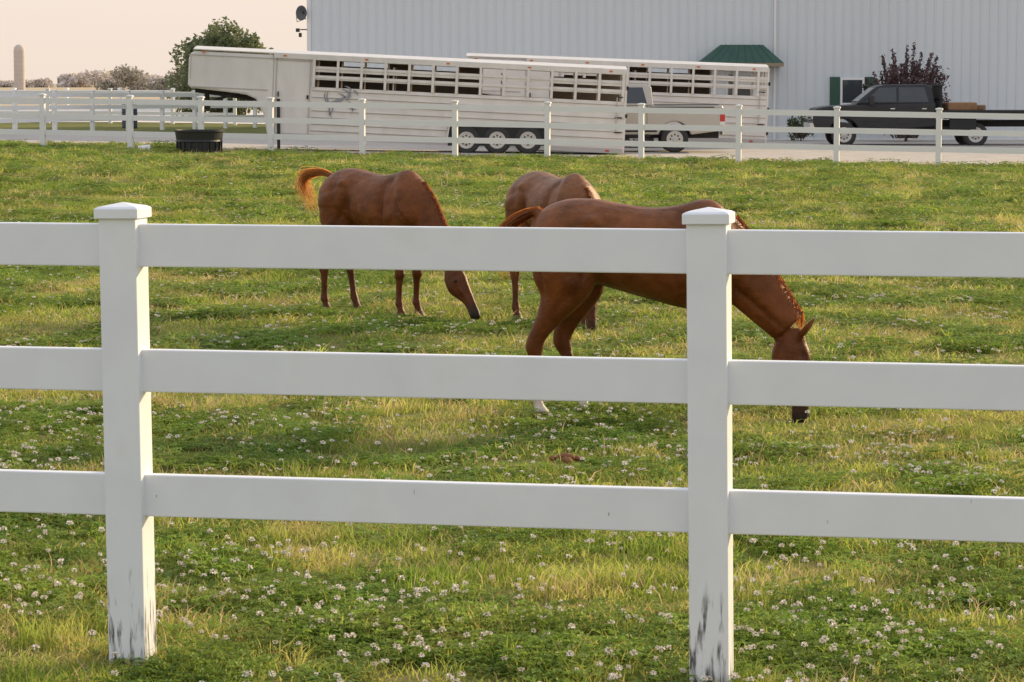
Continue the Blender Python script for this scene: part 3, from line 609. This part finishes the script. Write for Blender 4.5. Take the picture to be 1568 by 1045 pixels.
    for q in socks:
        m_=(co[:,0]<0 if not q[0] else (co[:,0]>0))&(co[:,0]<.62)&(co[:,1]*q[1]>0)
        mixc((.20-co[:,2])/.03*m_,(0.62,0.56,0.50))
    mixc((.055-co[:,2])/.012*isleg,(0.10,0.08,0.065))
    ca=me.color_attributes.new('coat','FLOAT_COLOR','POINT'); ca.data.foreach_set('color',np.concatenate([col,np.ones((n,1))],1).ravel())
    me.polygons.foreach_set('use_smooth',[True]*len(me.polygons)); me.update()
    hb=MB(); strands(hb,tail,330,tsp,.0045,R)
    hb.build('tail',[hm],e)
    hb=MB()
    for i in range(620):
        s=R.uniform(.08,.97)*(len(crest)-1); j=int(s); x,z,y,nx,nz,r=crest[min(j,len(crest)-1)]; x2,z2,y2,nx2,nz2,r2=crest[min(j+1,len(crest)-1)]; f=s-j
        x,z,y,nx,nz,r=[a*(1-f)+b_*f for a,b_ in((x,x2),(z,z2),(y,y2),(nx,nx2),(nz,nz2),(r,r2))]
        p=Vector((x+nx*(r-.02),y+R.uniform(-.015,.015),z+nz*(r-.02))); L=R.uniform(.5,1.0)*.16; h_=R.uniform(.020,.042)
        sd=side if R.random()<.85 else -side*.5
        q1=p+Vector((nx*h_,sd*.012,nz*h_)); q2=q1+Vector((0,sd*.05,-L*.4)); q3=q2+Vector((R.uniform(-.02,.02),sd*.015,-L*.6))
        w=.004; V=[];F=[]; tdir=Vector((nz,0,-nx))
        for k,c in enumerate((p,q1,q2,q3)):
            ww=w*(1-.25*k); V+=[c-tdir*ww,c+tdir*ww]
            if k: F.append((2*k-2,2*k-1,2*k+1,2*k))
        hb.add(V,F)
    hb.build('mane',[hair],e)
    eb=MB()
    for s in(-1,1):
        c=(px+hx*.17+fx*.035,turn+s*.080,pz+hz*.17+fz*.035)
        eb.lathe([(.001,-.018),(.012,-.014),(.018,0),(.012,.014),(.001,.018)],c,'Y',12)
        c=(px+hx*.555+fx*.02,turn+s*.044,pz+hz*.555+fz*.02); eb.lathe([(.001,-.008),(.009,-.005),(.011,0),(.009,.005),(.001,.008)],c,'Y',10)
    eb.build('eyes_and_nostrils',[eyem],e,smooth=True)
    return e
rad=math.radians
horse('chestnut_horse',(.80,17.75,0),rad(-12),.880,(1.00,.57),rad(-84),(-.10,.18,-.06,.10),
      [(-.74,0,1.40),(-.82,0,1.38),(-.92,.02,1.32),(-1.0,.05,1.23),(-1.0,.08,1.08),(-.96,.1,.92)],1,0,socks=((0,-1),(0,1)),nkf=1.0)
horse('chestnut_horse',(-1.12,25.65,0),rad(-45),.845,(1.04,.53),rad(-54),(-.10,.10,.0,.0),
      [(-.74,0,1.40),(-.88,0,1.44),(-1.05,0,1.43),(-1.18,0,1.39),(-1.22,.02,1.29),(-1.15,.04,1.14),(-1.02,.05,.97)],1,0,tsp=.055,hm=hairL)
horse('chestnut_horse',(.375,24.5,0),rad(-66),.85,(.93,.55),rad(-80),(-.06,.08,.05,-.05),
      [(-.74,0,1.38),(-.84,0,1.32),(-.88,0,1.1),(-.86,0,.8),(-.85,0,.55)],1,-.12,base=(0.17,0.06,0.023))

# ---------------------------------------------------------------- grass
def grassmat(name,stops,scale,trans=.4,lo=.65,hi=1.4):
    m,nt,b=newmat(name); g=N(nt,'ShaderNodeNewGeometry')
    n=N(nt,'ShaderNodeTexNoise'); n.inputs['Scale'].default_value=scale; n.inputs['Detail'].default_value=8; n.inputs['Roughness'].default_value=.75; nt.links.new(g.outputs['Position'],n.inputs['Vector'])
    n2=N(nt,'ShaderNodeTexNoise'); n2.inputs['Scale'].default_value=.35; n2.inputs['Detail'].default_value=3; nt.links.new(g.outputs['Position'],n2.inputs['Vector'])
    ad=N(nt,'ShaderNodeMix',data_type='FLOAT'); ad.inputs[0].default_value=.3; nt.links.new(n.outputs['Fac'],ad.inputs[2]); nt.links.new(n2.outputs['Fac'],ad.inputs[3])
    c=ramp(nt,ad.outputs[0],stops)
    oi=N(nt,'ShaderNodeObjectInfo'); hs=N(nt,'ShaderNodeHueSaturation'); mr=N(nt,'ShaderNodeMapRange'); mr.inputs[3].default_value=lo; mr.inputs[4].default_value=hi
    nt.links.new(oi.outputs['Random'],mr.inputs[0]); nt.links.new(mr.outputs[0],hs.inputs['Value']); nt.links.new(c,hs.inputs['Color']); c=hs.outputs[0]
    nt.links.new(c,b.inputs['Base Color']); b.inputs['Roughness'].default_value=.6; b.inputs['Specular IOR Level'].default_value=.25
    t=N(nt,'ShaderNodeBsdfTranslucent'); nt.links.new(c,t.inputs[0]); ms=N(nt,'ShaderNodeMixShader'); ms.inputs[0].default_value=trans
    nt.links.new(b.outputs[0],ms.inputs[1]); nt.links.new(t.outputs[0],ms.inputs[2]); nt.links.new(ms.outputs[0],nt.nodes['Material Output'].inputs[0]); return m
gA=grassmat('grass_blades',[(0.38,(0.20,0.30,0.04)),(0.48,(0.34,0.40,0.07)),(0.56,(0.48,0.44,0.13)),(0.66,(0.62,0.46,0.24))],1.5,.5)
gC=grassmat('clover_leaves',[(0.38,(0.13,0.235,0.03)),(0.62,(0.29,0.37,0.065))],3,.45)
gD=grassmat('dry_stalks',[(0.3,(0.52,0.38,0.20)),(0.7,(0.64,0.49,0.30))],2,.45)
fl=pmat('clover_flower',(0.82,0.74,0.66),.8,.2,30)
coll=bpy.data.collections.new('grass_parts')
def blades(n,rad_,h0,h1,w,R,lean=.5):
    V=[];F=[]
    for i in range(n):
        a=R.uniform(0,6.28); r=rad_*math.sqrt(R.random()); x,y=r*math.cos(a),r*math.sin(a); h=R.uniform(h0,h1); d=R.uniform(0,6.28); l=R.uniform(.1,lean)*h; wa=R.uniform(0,3.14); wx,wy=w*math.cos(wa),w*math.sin(wa)
        k=len(V); ux,uy=math.cos(d)*l,math.sin(d)*l
        V+=[(x-wx,y-wy,-.01),(x+wx,y+wy,-.01),(x+ux*.35-wx*.8,y+uy*.35-wy*.8,h*.6),(x+ux*.35+wx*.8,y+uy*.35+wy*.8,h*.6),(x+ux,y+uy,h)]
        F+=[(k,k+1,k+3,k+2),(k+2,k+3,k+4)]
    return V,F
def part(name,build):
    mb=MB(); mats=build(mb); o=mb.build(name,mats,coll=False); coll.objects.link(o)
R=random.Random(5)
def pA(mb): mb.add(*blades(58,.11,.03,.09,.0028,R,1.1)); return [gA]
def pA2(mb): mb.add(*blades(48,.13,.015,.05,.003,R,1.7)); mb.add(*blades(3,.12,.04,.08,.002,R,1.5),1); return [gA,gD]
def pC(mb):
    for i in range(46):
        a=R.uniform(0,6.28); r=.13*math.sqrt(R.random()); x,y,z=r*math.cos(a),r*math.sin(a),R.uniform(.015,.06)
        for k in range(3):
            b_=a+k*2.09; s=R.uniform(.009,.013); dx_,dy_=math.cos(b_)*s,math.sin(b_)*s
            mb.add([(x,y,z),(x+dx_-dy_*.7,y+dy_+dx_*.7,z+.005),(x+dx_*1.7,y+dy_*1.7,z+R.uniform(-.008,.006)),(x+dx_+dy_*.7,y+dy_-dx_*.7,z+.005)],[(0,1,2,3)],0)
    mb.add(*blades(26,.13,.03,.08,.0028,R,1.0),1); return [gC,gA]
def pD(mb):
    mb.add(*blades(13,.12,.04,.10,.0020,R,1.5)); mb.add(*blades(26,.12,.02,.06,.0026,R,1.4),1)
    return [gD,gA]
def pF(mb):
    h=R.uniform(.055,.09); lx=R.uniform(-.02,.02); mb.tube([(0,0,0),(lx*.4,0,h*.5),(lx,0,h)],.0012,4,0)
    r=.0105
    for k in range(26):
        u=R.uniform(-.7,1); a=R.uniform(0,6.28); q=math.sqrt(1-u*u); d=Vector((q*math.cos(a),q*math.sin(a),u*.85)); c=Vector((lx,0,h))+d*r*.6
        s=Vector((R.gauss(0,1),R.gauss(0,1),R.gauss(0,1))).cross(d).normalized()*r*.33; mb.add([c-s,c+s,c+d*r*.75+s*.6,c+d*r*.75-s*.6],[(0,1,2,3)],1)
    return [gC,fl]
for nm,fn in(('a_grass',pA),('b_grass',pA2),('c_clover',pC),('d_dry',pD),('e_flower',pF),('f_flower',pF)): part(nm,fn)
pts=[];rot=[];scl=[];idx=[]
def nz(x,y,s,o=0): return noise.noise(Vector((x*s+o,y*s*.8,o*1.7)))+.45*noise.noise(Vector((x*s*2.7+o,y*s*2.7,o)))
def put(x,y,s,i,zs=.8):
    pts.append((x,y,tz(x,y))); rot.append((R.uniform(-.15,.15),R.uniform(-.15,.15),R.uniform(0,6.28))); scl.append((s,s,s*zs)); idx.append(i)
for y0,y1,den,s0,fd,zs in((8.0,13,115,1.0,105,.80),(13,20,66,1.2,62,.60),(20,32,31,1.65,26,.45),(32,50,14,2.3,10,.42),(50,84,6,3.0,2.6,.42)):
    hw=y1*.18+1.2; n=int((y1-y0)*2*hw*den)
    for i in range(n):
        x=R.uniform(-hw,hw); y=R.uniform(y0,y1)
        if y>fy(x)+1.5 and x>-9: continue
        v=nz(x,y,.9); d=nz(x,y,1.2,9); h=1+.9*nz(x,y,2.4,3)
        if v>.10+R.uniform(-.35,.35): k=2
        elif d>.22+R.uniform(-.35,.35): k=3 if R.random()<.6 else 1
        else: k=R.choice((0,1,1)) if R.random()>.08 else 3
        put(x,y,s0*R.uniform(.7,1.25),k,zs*max(.4,min(1.8,h))*R.uniform(.8,1.2))
    n=int((y1-y0)*2*hw*fd*1.6)
    for i in range(n):
        x=R.uniform(-hw,hw); y=R.uniform(y0,y1)
        if y>fy(x)-1: continue
        v=nz(x,y,.9); f2=nz(x,y,1.4,4)
        if R.random()<max(.10,min(.9,.26+v*.8+f2*.8)): put(x,y,(1+(s0-1)*.5)*R.uniform(.65,1.15),R.choice((4,5)),zs*1.15)
for k in range(-1,4):
    cx,cy=-1.298+dx*k,10.1+dy*k
    for i in range(24):
        a=R.uniform(0,6.28); r=R.uniform(.09,.2); put(cx+r*math.cos(a),cy+r*math.sin(a),R.uniform(.8,1.2),R.choice((0,2,3,0)),1.0 if math.sin(a)>0 else .65)
me=bpy.data.meshes.new('grass'); me.from_pydata(pts,[],[])
a=me.attributes.new('rot','FLOAT_VECTOR','POINT'); a.data.foreach_set('vector',np.array(rot).ravel())
a=me.attributes.new('scl','FLOAT_VECTOR','POINT'); a.data.foreach_set('vector',np.array(scl).ravel())
a=me.attributes.new('idx','INT','POINT'); a.data.foreach_set('value',idx)
go=bpy.data.objects.new('grass',me); S.collection.objects.link(go)
ng=bpy.data.node_groups.new('scatter','GeometryNodeTree')
ng.interface.new_socket('Geometry',in_out='INPUT',socket_type='NodeSocketGeometry'); ng.interface.new_socket('Geometry',in_out='OUTPUT',socket_type='NodeSocketGeometry')
gi=ng.nodes.new('NodeGroupInput'); gout=ng.nodes.new('NodeGroupOutput'); ip=ng.nodes.new('GeometryNodeInstanceOnPoints'); ci=ng.nodes.new('GeometryNodeCollectionInfo')
ci.inputs['Collection'].default_value=coll; ci.inputs['Separate Children'].default_value=True; ci.inputs['Reset Children'].default_value=True
ip.inputs['Pick Instance'].default_value=True
def na(n,t):
    q=ng.nodes.new('GeometryNodeInputNamedAttribute'); q.data_type=t; q.inputs['Name'].default_value=n; return q.outputs['Attribute']
ng.links.new(gi.outputs[0],ip.inputs['Points']); ng.links.new(ci.outputs[0],ip.inputs['Instance'])
ng.links.new(na('idx','INT'),ip.inputs['Instance Index']); ng.links.new(na('rot','FLOAT_VECTOR'),ip.inputs['Rotation']); ng.links.new(na('scl','FLOAT_VECTOR'),ip.inputs['Scale'])
ng.links.new(ip.outputs[0],gout.inputs[0])
md=go.modifiers.new('scatter','NODES'); md.node_group=ng
mb=MB(); e=empty('dung_pile',(.285,15.45,0))
for k in range(16):
    a=R.uniform(0,6.28); r=R.uniform(0,.09); mb.lathe([(.002,-.016),(.016,-.010),(.021,0),(.016,.011),(.002,.016)],(r*math.cos(a),r*.7*math.sin(a),.03+.03*(1-r/.1)+R.uniform(0,.01)),'Z',8)
mb.build('clods',[pmat('dung',(0.24,0.11,0.05),.9,.3,30)],e,smooth=True)
print('instances',len(pts))
